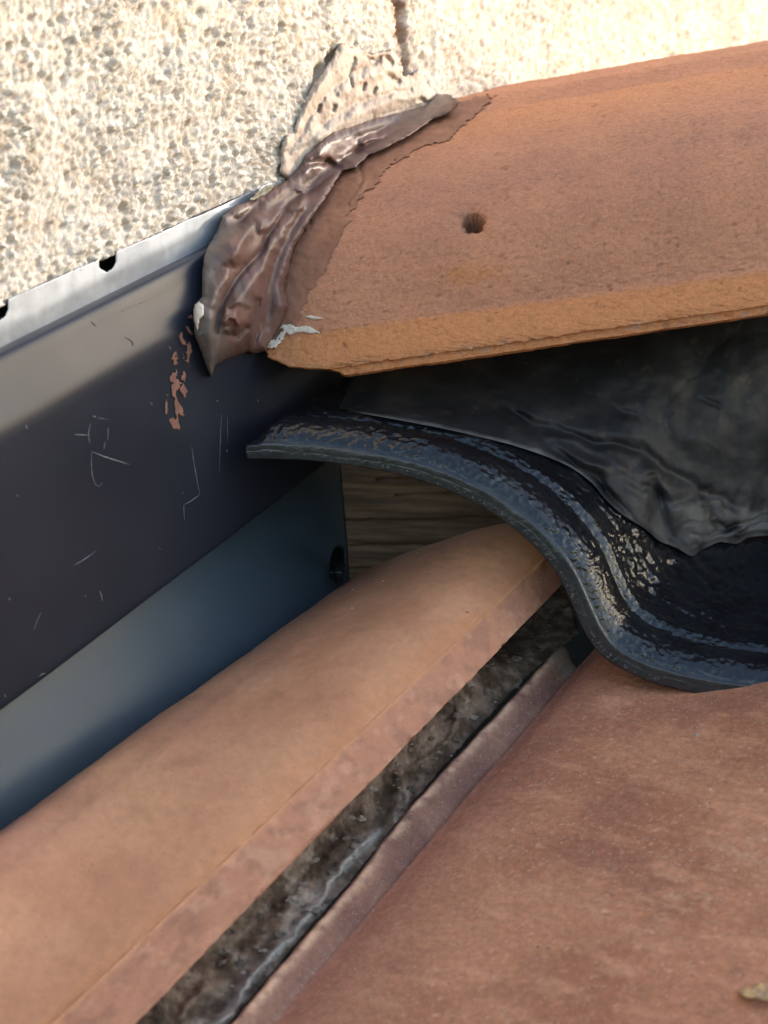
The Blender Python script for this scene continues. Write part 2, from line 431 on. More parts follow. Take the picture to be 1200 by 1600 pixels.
# ------------------------------------------------------------------ ridge tile
rt = [(585, .870), (560, .842), (549, .832), (546, .8305), (537, .8300), (533, .8325), (505, .843), (480, .8545), (472, .8575), (450, .865), (400, .884), (320, .915), (250, .946), (200, .972), (165, .998), (145, 1.022), (134, 1.048), (132, 1.08), (150, 1.12), (215, 1.165), (330, 1.205), (470, 1.235)]
ct = [(425, 500, .0240), (431, 462, .0238), (438, 430, .0235), (452, 380, .0225), (478, 330, .0185), (520, 280, .0130), (570, 237, .0080), (640, 190, .0045), (700, 156, .0030), (752, 140, .0030)]
def slide(p):                                    # carry a contact point along the tile to the survey column 800
    lo, hi = 0, .5
    for _ in range(50):
        m = (lo + hi) / 2
        if to_px(p + C * m)[0] < 800: lo = m
        else: hi = m
    return p + C * lo
cpt = [slide(Pt(x, y, wall_d(x, y, b_))) for x, y, b_ in ct]
cy = [float(to_px(p)[1]) for p in cpt]; cd = [float((p - CAM) @ FW) for p in cpt]
print('ridge section', [(round(a), round(b, 3)) for a, b in zip(cy, cd)])
def dep(y): return float(np.interp(y, cy[::-1], cd[::-1]))
d0 = dep(470)
rt = [(505, d0 + .045), (543, d0 + .006), (549, d0 - .006), (546, d0 - .0075), (537, d0 - .008), (533, d0 - .0095), (505, d0 - .006), (480, d0 - .0015), (472, d0 + .0002), (450, d0 + .001)]
rt += [(y, dep(y) + .001) for y in (400, 330, 270, 225, 190, 160, 143)]
dl = dep(134)
rt += [(134, dl + .02), (133, dl + .05), (150, dl + .10), (215, dl + .145), (330, dl + .185), (700, dl + .25)]
prof = np.array([Pt(800, y, d) for y, d in rt])
nvis = 330
pr = catmull(prof, np.r_[np.linspace(0, 1, 4)[:-1], np.linspace(1, 6, 40)[:-1], np.linspace(6, 18, 300)[:-1], np.linspace(18, 22, 30)])
BD = B @ CAM
bc = (pr - CAM) @ B
prpx, prpy = to_px(pr)
s0 = ((WC + np.interp(prpy, [135, 190, 300, 360], [.002, .008, .019, .0235])) - bc) / (C @ B)
s_chip = np.zeros(len(pr))                       # broken lower corner
for i, p_ in enumerate(pr):
    def sx(px):
        lo, hi = -.4, .3
        for _ in range(40):
            m = (lo + hi) / 2
            if to_px(p_ + C * m)[0] < px: lo = m
            else: hi = m
        return lo
    y = prpy[i]
    tgt = np.interp(y, [470, 480, 500, 520, 532, 540, 548, 560], [395, 412, 418, 450, 500, 528, 538, 545]) if i < 200 else -999
    s_chip[i] = sx(tgt) if tgt > 0 else -9
s0 = np.maximum(s0, s_chip)
s0 = s0 + (.0018 * fbm(pr * 210, 3) + .0003 * RNG.randn(len(s0))) * (prpy > 470)
K = 430
uu = np.linspace(0, 1, K)
send = 1.7
G = pr[:, None] + (s0[:, None] + (send - s0[:, None]) * uu[None] * np.where(uu < .8, 1, 1))[..., None] * C
# visible stretch is ~0.3 m long: compress sampling there
uu2 = np.interp(uu, [0, .93, 1], [0, .26, 1])
G = pr[:, None] + (s0[:, None] + (send - s0[:, None]) * uu2[None])[..., None] * C
nn = normals_grid(G)
if (nn[100, 100] @ (CAM - G[100, 100])) < 0: nn = -nn
px_, py_ = to_px(G)
h = .0007 * fbm(G * 22, 3) + .00045 * fbm(G * 260, 4)
pits = fbm(G * 400 + 3, 2); h -= .0010 * sm(.45, .9, pits)
big = fbm(G * 170 + 8, 2); h -= .0008 * sm(.7, 1.1, big)
front = np.arange(len(pr))[:, None] < 260
hr = np.hypot((px_ - 739) / 17, (py_ - 346) / 16) + .22 * fbm(G * 260, 3)
h -= np.where(front, .016 * sm(1.0, .6, hr) + .0012 * sm(1.7, 1.0, hr), 0)
ew = fbm(G * 260, 3)                              # rough bare edge along the lip
lipmask = np.exp(-((py_ - (537 - .13 * (px_ - 800))) / 7) ** 2) * front
h -= .0018 * lipmask * (ew + .3)
G = G + h[..., None] * nn
base_ = mixc((.46, .235, .150), (.52, .265, .165), sm(-.5, .5, fbm(G * 18, 4)))
linex = 478 - .135 * (px_ - 800)                 # edge of the unglazed strip
stripm = sm(5, -5, linex - py_ + 1.0 * fbm(G * 120, 3)) * front
base_ = mixc(base_, (.54, .245, .105), stripm * .9)
bandc = 250 - .19 * (px_ - 800)                  # dull stain band across the upper face
band = np.exp(-((py_ - bandc - 30) / 62) ** 2) * sm(430, 700, px_) * front
base_ = mixc(base_, (.36, .195, .14), np.clip(band * (.62 + .35 * fbm(G * 60, 3)), 0, 1))
upb = sm(bandc - 20, bandc - 75, py_) * front  # sunlit crest painted as a lighter orange band
base_ = mixc(base_, (.58, .285, .15), upb * .75)
spot = np.exp(-(((px_ - 733) / 52) ** 2 + ((py_ - 428) / 15) ** 2)) * sm(-.5, .5, fbm(G * 110, 3) + .2)
base_ = mixc(base_, (.46, .21, .08), np.clip(spot, 0, 1) * .8)
base_ = mixc(base_, (.36, .30, .26), np.clip(lipmask * sm(.1, .9, fbm(G * 190, 3)) * .7, 0, 1))
base_ = mixc(base_, (.10, .045, .025), np.where(front, sm(1.35, .7, hr + .2 * fbm(G * 300, 2)), 0) * .7)  # shade inside the nail hole painted as dark brown
base_ = mixc(base_, (.20, .10, .07), sm(.6, 1.0, big) * .5 * front)
bk_ = FW * .010 - ZU * (.006 * sm(420, 250, prpy) * (np.arange(len(pr)) < 340))[:, None, None]
V, f = slab(G, bk_ + 0 * G); col = np.concatenate([base_.reshape(-1, 3)] * 2)
col = col * np.array([1.11, 1.03, .96])
ridge = make('ridge_tile', V, f, M['tile'], None, col)
tag(ridge, 'large orange terracotta ridge tile with a nail hole, butted against the wall', 'roof tile')
# small second lip below: lower moulding of the tile
lp = empty('x', (0, 0, 0)); bpy.data.objects.remove(lp)

# ------------------------------------------------------------------ lower roll tile beside the flashing
far = [(455, 1010, .915), (500, 950, .905), (542, 908, .892), (623, 869, .874), (683, 847, .862), (748, 827, .850), (813, 818, .840), (846, 835, .834), (866, 862, .830), (888, 903, .8335), (878, 905, .843), (840, 915, .87)]
near = [(-150, 1480, .665), (-135, 1405, .640), (-100, 1373, .610), (-100, 1440, .594), (-100, 1510, .584), (-95, 1580, .576), (-75, 1645, .568), (-45, 1682, .562), (-21, 1702, .558), (112, 1702, .5545), (104, 1704, .565), (60, 1712, .59)]
Ff = np.array([Pt(*q) for q in far]); Nn_ = np.array([Pt(*q) for q in near])
tp = np.r_[np.linspace(0, 7.6, 170)[:-1], np.linspace(7.6, 9.15, 110)[:-1], np.linspace(9.15, 11, 20)]
def lin(P, t):
    i = np.clip(np.floor(t).astype(int), 0, len(P) - 2); fr = (t - i)[:, None]; return P[i] * (1 - fr) + P[i + 1] * fr
def prof_mix(P): 
    a = catmull(P, tp); b = lin(P, tp); k = (sm(7.7, 8, tp))[:, None]; return a * (1 - k) + b * k
fp, npf = prof_mix(Ff), prof_mix(Nn_)
L = np.r_[0, (np.linspace(.0, 1, 330)[1:]), 1.15, 1.35]
G = fp[:, None] * (1 - L)[None, :, None] + npf[:, None] * L[None, :, None]
crown = (.010 * np.sin(np.pi * np.clip(L, 0, 1)))[None, :, None] * 0
nn = normals_grid(G); 
if (nn[80, 100] @ (CAM - G[80, 100])) < 0: nn = -nn
tpg = tp[:, None] + 0 * L[None]
bev = sm(7.9, 8.1, tpg) * sm(9.2, 9.0, tpg)
h = .0010 * fbm(G * 14, 3) + .00015 * fbm(G * 260, 3) + bev * (.0003 * fbm(G * 120, 3)) + .0007 * np.exp(-((tpg - 7.95) / .07) ** 2) * (fbm(G * 110, 3) + .7)
h -= .0012 * sm(.25, .9, fbm(G * 150 + 2, 3)) * np.exp(-((tpg - 9) / .14) ** 2)
cc_edge = np.exp(-((tpg - 7.93) / .06) ** 2)
G = G + h[..., None] * nn
px_, py_ = to_px(G)
cc = mixc((.55, .325, .215), (.49, .275, .18), sm(-.5, .5, fbm(G * 22, 4)))
cc = mixc(cc, (.60, .35, .205), sm(-.1, .9, fbm(G * np.array([9, 9, 9]) + 7, 3)) * .7)
pur = np.exp(-((tpg - 2.0) / 1.3) ** 2) * sm(-.3, .5, fbm(G * 10 + 3, 2) + .2)  # soft purple occlusion shade next to the flashing, painted into the clay
cc = mixc(cc, (.40, .22, .18), np.clip(pur, 0, 1) * .6)
cc = mixc(cc, (.55, .29, .14), np.exp(-((tpg - 7.6 - .4 * fbm(G * 25, 3)) / .4) ** 2) * .35)
cc = mixc(cc, (.50, .280, .200), bev * (.75 + .3 * sm(-.4, .4, fbm(G * 60, 3))))
cc = mixc(cc, (.34, .195, .15), bev * sm(.0, .6, fbm(G * 75 + 1, 4)) * .6)
cc = mixc(cc, (.62, .40, .30), bev * sm(.1, .6, fbm(G * 95 + 21, 4)) * .5)
cc = mixc(cc, (.62, .36, .20), cc_edge * .6)  # light caught on the bevel's upper edge, painted as a paler line
dk_ = sm(.35, .8, fbm(G * 45 + 30, 4)); cc = mixc(cc, (.36, .21, .13), dk_ * .35 * (1 - bev))
V, f = slab(G, FW * .007 - N * .001)
roll = make('roof_tile', V, f, M['tile3'], None, np.concatenate([cc.reshape(-1, 3)] * 2) * np.array([1.14, .95, .80]))
tag(roll, 'rounded salmon clay roof tile with a thick bevelled edge, beside the metal flashing', 'roof tile')

# ------------------------------------------------------------------ lower right pan tile
pt = empty('roof_tile', Pt(900, 1350, pan(900, 1350)))
tag(pt, 'broad mottled red brown clay roof tile at lower right with a raised side rib', 'roof tile')
gA0 = Pt(330, 1700, pan(330, 1700)); gA1 = Pt(925, 1012, pan(925, 1012)); gA1 = gA1 + (gA1 - gA0) * .25
rA0 = Pt(2300, 1700, pan(2300, 1700)); rA1 = Pt(1650, 1020, pan(1650, 1020)); rA1 = rA1 + (rA1 - rA0) * .25
gA0 = gA0 - (gA1 - gA0) * .3; rA0 = rA0 - (rA1 - rA0) * .3
u = np.linspace(0, 1, 420) ** 1.3; v = np.linspace(0, 1, 420)
U_, V2 = np.meshgrid(u, v)
G = (gA0 * (1 - V2[..., None]) + gA1 * V2[..., None]) * (1 - U_[..., None]) + (rA0 * (1 - V2[..., None]) + rA1 * V2[..., None]) * U_[..., None]
wid = np.linalg.norm(rA0 - gA0) * U_
hh = .0035 * np.exp(-((wid - .055) / .045) ** 2) - .0035 * np.exp(-((wid - .0) / .014) ** 2) + .0012 * fbm(G * 12, 3) + .00022 * fbm(G * 240, 3)
hh += .03 * sm(.30, .48, wid)
G = G + hh[..., None] * PN
px_, py_ = to_px(G)
cc = mixc((.345, .170, .112), (.44, .235, .150), sm(-.45, .55, fbm(G * 16 + 2, 5)))
ax = np.stack([(G @ A) * 85, (G @ C) * 32, G @ PN * 60], -1)
cc = mixc(cc, (.56, .33, .22), sm(.05, .8, fbm(ax, 5)) * .6); cc = mixc(cc, (.62, .44, .33), sm(.62, .8, fbm(ax * 9 + 3, 2)) * .7)
ax2 = ax * 5.5; cc = mixc(cc, (.50, .30, .21), sm(.3, .8, fbm(ax2 + 9, 3)) * .6)
cc = mixc(cc, (.27, .135, .10), sm(.1, .8, fbm(G * 24 + 20, 4)) * .55)
cc = mixc(cc, (.26, .145, .13), np.exp(-(wid / .05) ** 2) * .6)  # shade of the groove beside the rib, painted as darker purple clay
lich = np.exp(-(((px_ - 1030) / 130) ** 2 + ((py_ - 1405) / 55) ** 2)) + .9 * np.exp(-(((px_ - 1160) / 90) ** 2 + ((py_ - 1335) / 35) ** 2)) + .5 * np.exp(-(((px_ - 1050) / 160) ** 2 + ((py_ - 1190) / 55) ** 2))
fl_ = fbm(ax * 3.2 + 4, 4)
cc = mixc(cc, (.55, .39, .29), np.clip(lich * sm(.0, .9, fl_ + .5 * fbm(ax * 12, 2) + .1), 0, 1) * .6)
V, f = slab(G, -PN * .012)
panm = make('pan', V, f, M['tile2'], pt, np.concatenate([cc.reshape(-1, 3)] * 2) * np.array([1.17, 1.01, .88]))
# side rib with rounded upper end
crest = np.array([Pt(x, y, pan(x, y, .006)) for x, y in ((222, 1780), (297, 1690), (372, 1600), (454, 1503), (552, 1388), (645, 1268), (745, 1158), (830, 1066), (885, 1006))])
cr = arclen(crest, 330)
tang = np.gradient(cr, axis=0); tang /= np.linalg.norm(tang, axis=1)[:, None]
side = np.cross(tang, PN); side /= np.linalg.norm(side, axis=1)[:, None]
if side[0] @ C < 0: side = -side
ths = np.linspace(0, 1, 46)
sx_ = np.interp(ths, [0, .12, .3, .42, .5, .58, .7, .85, 1], [-.0075, -.007, -.0062, -.004, -.0012, .0016, .0045, .010, .022])
sz_ = np.interp(ths, [0, .12, .3, .42, .5, .58, .7, .85, 1], [-.030, -.018, -.007, -.0012, .0008, -.0010, -.0085, -.0125, -.0088])
G = cr[:, None] + sx_[None, :, None] * side[:, None] + sz_[None, :, None] * PN
kk = np.linspace(0, 1, 330)[:, None]
endr = np.sqrt(np.clip(1 - ((kk - .97) / .03).clip(0, 1) ** 2, 0, 1))   # rounded nose
G = cr[:, None] + (sx_[None, :, None] * side[:, None]) * (.25 + .75 * endr[..., None]) + ((sz_[None, :, None] - .004 * (1 - endr[..., None]) ) * PN)
ridge_w = np.exp(-((ths[None] - .46) / .12) ** 2)
G = G + ((.0006 * fbm(G * 130, 3) * ridge_w) + .0006 * fbm(G * 40, 2))[..., None] * PN
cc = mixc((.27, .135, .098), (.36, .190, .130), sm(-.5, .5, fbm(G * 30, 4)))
cc = mixc(cc, (.78, .48, .31), np.clip(np.exp(-((ths[None] - .53) / .055) ** 2) * sm(-.7, .2, fbm(G * 90, 3)), 0, 1) * .85)  # highlight along the rib crest, painted as a light stripe
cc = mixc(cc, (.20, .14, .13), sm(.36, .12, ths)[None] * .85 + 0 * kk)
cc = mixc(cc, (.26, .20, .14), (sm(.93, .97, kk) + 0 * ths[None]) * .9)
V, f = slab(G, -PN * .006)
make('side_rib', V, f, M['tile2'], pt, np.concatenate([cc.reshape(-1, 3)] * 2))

# ------------------------------------------------------------------ old mortar and dirt in the gap
gp = [(905, 955), (872, 912), (750, 1045), (640, 1150), (560, 1232), (400, 1405), (215, 1585), (90, 1710), (90, 1760), (230, 1760), (300, 1672), (378, 1578), (458, 1482), (556, 1368), (650, 1248), (745, 1140), (830, 1052), (905, 990)]
gp = [(gp[k][0] - (14 if k < 8 else -3 if 9 < k else 0), gp[k][1] - (14 if k < 8 else 2 if 9 < k else 0)) for k in range(len(gp))]
def gapbase(X, Y):                               # mortar banked up from the rib to just under the upper tile's edge
    k = (Y - 903) / (1702 - 903.); dr = 1 / ((1 - k) / .837 + k / .559) + .034
    xl = 888 - (Y - 903) * .971; xr = np.interp(Y, [985, 1150, 1380, 1590, 1770], [900, 738, 548, 368, 218])
    t = np.clip((X - xl) / (xr - xl + 1e-6), 0, 1); t = np.where(Y < 985, 1, t); t2 = sm(985, 1080, Y)
    pd = pan(X, Y, -.002); return pd * (1 - t2) + t2 * (dr * (1 - t) + pd * t)
def gapcol(X, Y, W, h):
    c = mixc((.12, .080, .055), (.29, .205, .145), sm(-.4, .6, fbm(W * 90, 4)))
    c = mixc(c, (.52, .41, .31), sm(.35, .8, fbm(W * 60 + 5, 4)) * .75)
    d, _ = seg_dist(X, Y, [(592, 1300), (560, 1330), (520, 1372), (480, 1432), (440, 1478), (400, 1520), (355, 1585), (300, 1640)])
    c = mixc(c, (.60, .53, .44), np.exp(-((d + 3 * fbm(W * 200, 2)) / 7) ** 2) * .8)
    c = mixc(c, (.50, .43, .34), np.exp(-(np.hypot(X - 618, Y - 1283) / 16) ** 2) * .8)
    c = mixc(c, (.26, .21, .15), np.exp(-(np.hypot(X - 855, Y - 1000) / 50) ** 2) * .35)
    return c
gd = sheet('mortar_bed', gp, gapbase, M['dirt'], gapcol, rim=4, thick=.003, back=.01, wobble=1.5,
           feats=[([(592, 1300), (560, 1330), (520, 1372), (480, 1432), (440, 1478), (400, 1520), (355, 1585), (300, 1640)], .0045, 7, 9),
                  ([(600, 1243), (606, 1262), (590, 1285)], -.010, 15, 3), ([(615, 1270), (622, 1290)], .008, 9, 3), ([(570, 1262), (580, 1290)], .006, 8, 3),
                  ([(700, 1090), (722, 1110), (700, 1160), (660, 1190), (620, 1210)], .004, 7, 5), ([(690, 1120), (720, 1100)], -.006, 10, 4),
                  ([(780, 1040), (830, 1010), (880, 985)], .005, 14, 4), ([(800, 1010), (830, 975)], .004, 10, 4),
                  ([(340, 1500), (420, 1420), (520, 1310)], -.006, 14, 5), ([(280, 1590), (320, 1540)], .005, 9, 4)],
           nz=((45, .0036, None), (150, .0010, None), (700, .0003, None)), step=1.8)
tag(gd, 'crumbling grey mortar and dirt filling the gap between the two clay tiles', 'mortar')

GAPLINE = [((880, 925), (905, 985)), ((700, 1100), (740, 1150)), ((560, 1245), (640, 1262)), ((400, 1415), (500, 1425)), ((215, 1590), (340, 1600))]
# ------------------------------------------------------------------ wooden board behind
BNc = unit(np.cross(C_c, UPW_c)); BK = float(BNc @ (np.array([(650 - 600) / F, (800 - 820) / F, 1]) * .985))
def wbase(X, Y): return plane_depth(X, Y, BNc, BK)
def wcol(X, Y, W, h):
    q = np.stack([(W @ C) * 18, (W @ ZU) * 260, 0 * X], -1); q2 = np.stack([(W @ C) * 40, (W @ ZU) * 700, 0 * X], -1)
    c = mixc((.10, .058, .034), (.165, .098, .060), sm(-.5, .5, fbm(q, 4)))
    c = mixc(c, (.26, .135, .10), sm(0, .7, fbm(q * .6 + 8, 3)) * sm(800, 720, Y) * .8)
    return mixc(c, (.07, .05, .04), sm(.25, .8, fbm(q2, 3)) * .6)
aniso = np.outer(C, C) * .12 + np.outer(ZU, ZU) * 1.6
bd = sheet('wooden_board', [(430, 640), (1000, 600), (1000, 985), (430, 985)], wbase, M['wood'], wcol, rim=4, thick=.002, back=.03, step=1.8,
           feats=[([(430, 814), (560, 814), (640, 813), (720, 810), (860, 811), (1000, 806)], -.004, 1.9, 1.5), ([(430, 856), (560, 853), (640, 851), (760, 853)], -.003, 1.6, 1.5),
                  ([(590, 750), (640, 748), (680, 747)], -.003, 2.0, 1.5), ([(620, 774), (700, 771), (790, 770)], -.003, 1.8, 2), ([(430, 892), (560, 888), (640, 884)], -.002, 1.6, 2), ([(660, 748), (690, 750), (740, 760)], -.003, 2.2, 1)],
           nz=((160, .0004, aniso), (420, .0002, aniso)))
tag(bd, 'weathered brown timber board with horizontal cracks, seen under the black profiled strip', 'board')

# ------------------------------------------------------------------ black profiled filler strip
FNc = unit(np.cross(C_c, UPW_c)); FK = float(FNc @ (np.array([(385 - 600) / F, (800 - 705) / F, 1]) * .793))
E0 = [(385, 709), (430, 709), (480, 711), (540, 718), (600, 728), (660, 743), (720, 766), (780, 799), (830, 838), (862, 871), (886, 908), (906, 952), (924, 990), (950, 1022), (1000, 1050), (1060, 1069), (1130, 1082), (1210, 1091), (1300, 1097), (1420, 1094), (1560, 1060)]
fpx = arclen(np.array(E0, float), 560)
Fp = Pt(fpx[:, 0], fpx[:, 1], plane_depth(fpx[:, 0], fpx[:, 1], FNc, FK))
FN = c2w(FNc)
tg = np.gradient(Fp, axis=0); tg /= np.linalg.norm(tg, axis=1)[:, None]
On = np.cross(tg, FN); On /= np.linalg.norm(On, axis=1)[:, None]
if On[20] @ ZU < 0: On = -On
for _ in range(12): On[1:-1] = (On[:-2] + On[1:-1] + On[2:]) / 3
sec = np.array([(0, 0), (.0030, -.0002), (.0052, 0), (.0058, .0010), (.0078, .0024), (.0100, .0055), (.0113, .0105), (.0116, .0170), (.0105, .0235), (.0070, .0285), (.0066, .0310), (.0080, .0335), (.0088, .0360), (.0080, .0395), (.0055, .0430), (.0045, .05), (.0045, .07), (.0050, .11), (.0050, .17)])
sq = catmull(sec, np.r_[np.linspace(0, 3, 14)[:-1], np.linspace(3, 14, 78)[:-1], np.linspace(14, 18, 70)])
G = Fp[:, None] + sq[None, :, 0, None] * On[:, None] + sq[None, :, 1, None] * A
k0 = sm(0, 1, (fpx[:, 0] - 398) / 16)[:, None]    # textured band starts a little in from the tip
flat = Fp[:, None] + np.minimum(sq[None, :, 0], .0042)[..., None] * On[:, None] + sq[None, :, 1, None] * A
G = flat * (1 - k0[..., None]) + G * k0[..., None]
ham = sm(3.0, 3.7, np.r_[np.linspace(0, 3, 14)[:-1], np.linspace(3, 14, 78)[:-1], np.linspace(14, 18, 70)])[None]
nnF = normals_grid(G)
if (nnF[40, 40] @ (CAM - G[40, 40])) < 0: nnF = -nnF
flr = sm(.05, .06, sq[:, 1])[None]
G = G + ((ham * (.00048 * fbm(G * 330, 2) + .00010 * fbm(G * 520 + 3, 2))) * (1 - .55 * flr) * (.6 + .8 * sm(-.3, .5, fbm(G * 30, 2))) + flr * .0013 * fbm(np.stack([G @ A * 260, G @ C * 100, G @ ZU * 100], -1), 3) + .0007 * fbm(G * 35, 2))[..., None] * nnF
cc = mixc((.007, .009, .012), (.011, .014, .017), sm(-.5, .5, fbm(G * 40, 3)))
edg = (1 - ham)
cc = mixc(cc, (.028, .031, .036), edg * (.6 + .4 * sm(-.4, .4, fbm(G * 240, 3))))
V, f = slab(G.transpose(1, 0, 2), -On[None] * .0028 + 0 * G.transpose(1, 0, 2))
filler = make('profile_strip', V, f, M['plastic'], None, np.concatenate([cc.transpose(1, 0, 2).reshape(-1, 3)] * 2))
tag(filler, 'glossy black moulded plastic strip with an S shaped wavy edge, under the ridge tile', 'roof filler')

# crumbs of grit stuck along the strip's cut edge
def lump(c, r, seed, sq=(1, 1, 1)):
    rs = np.random.RandomState(seed); n1, n2 = 5, 7
    vs = [(0, 0, 1)] + [(math.sin(math.pi * i / n1) * math.cos(2 * math.pi * j / n2), math.sin(math.pi * i / n1) * math.sin(2 * math.pi * j / n2), math.cos(math.pi * i / n1)) for i in range(1, n1) for j in range(n2)] + [(0, 0, -1)]
    vs = np.array(vs) * (1 + .3 * rs.randn(len(vs), 1).clip(-1, 1)) * np.array(sq) * r + c
    fs = [(0, 1 + j, 1 + (j + 1) % n2) for j in range(n2)]
    for i in range(n1 - 2):
        for j in range(n2):
            a = 1 + i * n2 + j; b = 1 + i * n2 + (j + 1) % n2; fs += [(a, a + n2, b + n2), (a, b + n2, b)]
    last = len(vs) - 1; s_ = 1 + (n1 - 2) * n2
    fs += [(s_ + j, last, s_ + (j + 1) % n2) for j in range(n2)]
    return vs, fs
def lumps(name, items, mat, kind='stuff', parent=None, colr=((.3, .2, .14), (.5, .38, .28))):
    Vs, Fs, Cs, off = [], [], [], 0
    for k, (c, r, sqz) in enumerate(items):
        v_, f_ = lump(c, r, 100 + k, sqz); Vs.append(v_); Fs += [tuple(i + off for i in q) for q in f_]; off += len(v_)
        t = random.random(); Cs.append(np.tile(np.array(colr[0]) * (1 - t) + np.array(colr[1]) * t, (len(v_), 1)))
    return make(name, np.concatenate(Vs), Fs, mat, parent, np.concatenate(Cs), smooth=False, kind=kind)
it = []
for k in range(150):
    i = int(np.clip(random.gauss(215, 70), 90, 330)); it.append((Fp[i] + On[i] * random.uniform(-.0012, .0006) - FN * .0002 + tg[i] * random.uniform(-.001, .001), random.uniform(.0003, .0009), (1, 1, .8)))
lumps('edge_grit', it, M['stone'], colr=((.05, .05, .055), (.12, .11, .11)))
bpy.data.objects['edge_grit']['label'] = 'dark grit crumbs stuck along the cut edge of the black strip'

# ------------------------------------------------------------------ ridge membrane draped behind the strip
bF = bvh_of([filler]); bR = bvh_of([ridge])
mb = [(528, 640), (540, 640), (560, 645), (600, 652), (690, 669), (760, 685), (815, 700), (880, 724), (922, 752), (948, 782), (975, 806), (1007, 826), (1030, 845), (1056, 856), (1080, 869), (1092, 862), (1103, 856), (1125, 847), (1150, 850), (1171, 840), (1200, 837), (1260, 833), (1340, 830)]
nb = 420
eb = arclen(np.array(mb, float), nb)
db = cast(bF, eb[:, 0], eb[:, 1])
good = ~np.isnan(db); xs_i = np.arange(nb); db = np.interp(xs_i, xs_i[good], db[good]); db = blur(np.tile(db, (3, 1)), 8)[1] - .0035
rows = 300
topx = np.interp(eb[:, 0], [528, 700, 900, 960, 1045, 1200, 1340], [590, 740, 960, 1040, 1130, 1260, 1400])
topy = 560 - .13 * (topx - 600) - 50
topd = np.interp(topx, [500, 1400], [.925, .885])
mid = []
k = np.linspace(0, 1, rows)[:, None]
kx = k ** 1.0
X = eb[None, :, 0] * (1 - k) + topx[None] * k; Y = eb[None, :, 1] * (1 - k) + topy[None] * k
Dm = db[None] * (1 - k) + topd[None] * k
W = Pt(X, Y, Dm)
hh = .004 * fbm(W * 20, 3) + .0005 * fbm(W * 90, 3)
def crease(pl, amp, wd, wf=6, step_=0):
    global hh
    Xw = X + wf * fbm(W * 60 + 3, 2); Yw = Y + wf * fbm(W * 60 + 11, 2)
    d, t = seg_dist(Xw, Yw, pl); hh = hh + amp * np.exp(-(d / wd) ** 2) * np.sin(np.pi * np.clip(t, .04, .96)) ** .4
crease([(740, 600), (800, 638), (860, 690), (920, 712), (1000, 762), (1050, 785), (1110, 770), (1200, 790)], -.0045, 9)
crease([(810, 660), (860, 700), (930, 745), (975, 800), (1010, 850)], -.0055, 8)
crease([(780, 640), (850, 668), (930, 690), (1000, 700), (1050, 745), (1110, 775), (1160, 795), (1220, 800)], -.0055, 9)
crease([(840, 680), (900, 715), (960, 735), (1010, 770)], .0060, 12)
crease([(1025, 742), (1055, 780), (1080, 820), (1085, 860)], .0070, 24)
crease([(1018, 745), (1035, 790), (1050, 845)], -.0055, 7)
crease([(1072, 822), (1110, 814), (1135, 824), (1160, 814), (1200, 804), (1300, 790)], -.0034, 3.2, 5)
crease([(1080, 838), (1105, 834), (1130, 828), (1150, 820), (1200, 812), (1300, 808)], -.0032, 3.2, 5)
crease([(1090, 790), (1120, 788), (1115, 805), (1105, 815)], -.0022, 3, 3)
crease([(1095, 848), (1160, 832), (1230, 826)], .0030, 6, 5)
crease([(1142, 848), (1152, 832), (1170, 818)], -.0025, 3, 2)
crease([(960, 800), (1000, 822), (1045, 850)], .003, 8, 4)
crease([(960, 640), (1000, 650)], -.0030, 8); crease([(1100, 625), (1125, 630)], -.0020, 5); crease([(630, 640), (700, 636), (760, 645)], -.0025, 10)
crease([(1100, 560), (1250, 700)], .006, 90)
Dm = Dm - hh * sm(0, .03, k + 0 * X) - .012 * np.sin(np.pi * k) * sm(700, 1000, X)
G = Pt(X, Y, Dm)
cc = mixc((.017, .019, .022), (.032, .033, .035), sm(-.5, .6, fbm(G * 40, 4)))
cc = mixc(cc, (.15, .145, .14), np.exp(-(((X - 1130) / 130) ** 2 + ((Y - 815) / 60) ** 2)) * .85 * sm(-.6, .4, fbm(G * 70, 4)))
cc = mixc(cc, (.15, .11, .07), sm(.55, .9, fbm(G * 110 + 3, 3)) * .3)
cc = mixc(cc, (.17, .17, .165), sm(.035, .0, k + .02 * fbm(G * 80, 2)) * sm(940, 900, X) * sm(540, 570, X) * .85)  # edge highlight painted as a lighter grey strip on the membrane
V, f = slab(G, FW * .0016)
mem = make('ridge_membrane', V, f, M['felt'], None, np.concatenate([cc.reshape(-1, 3)] * 2))
tag(mem, 'dull dark grey flexible membrane, crumpled, draped beneath the ridge tile', 'membrane')

# ------------------------------------------------------------------ sealant and filler where the ridge meets the wall
bS = bvh_of([wall, ridge, face, bead])
def surf_all(X, Y): return cast(bS, X, Y)
def surf1(X, Y): return np.where(np.isnan(q := cast(bS, X, Y)), .85, q)
mp = [(437, 268), (438, 222), (457, 203), (470, 165), (488, 132), (513, 98), (522, 84), (533, 64), (556, 75), (579, 84), (600, 80), (615, 76), (622, 100), (630, 118), (642, 116), (655, 107), (666, 126), (683, 152), (700, 160), (660, 190), (590, 206), (530, 232), (487, 262), (466, 276), (450, 285)]
def mcol(X, Y, W, h):
    c = mixc((.58, .49, .40), (.50, .40, .33), sm(-.4, .5, fbm(W * 45, 4)))
    c = mixc(c, (.30, .20, .155), sm(.15, .7, fbm(W * 100 + 3, 4)) * .6)
    d, _ = seg_dist(X, Y, mp, True)
    return mixc(c, (.26, .18, .12), np.exp(-(d / 5) ** 2) * sm(-.3, .4, fbm(W * 140, 3)) * .7)
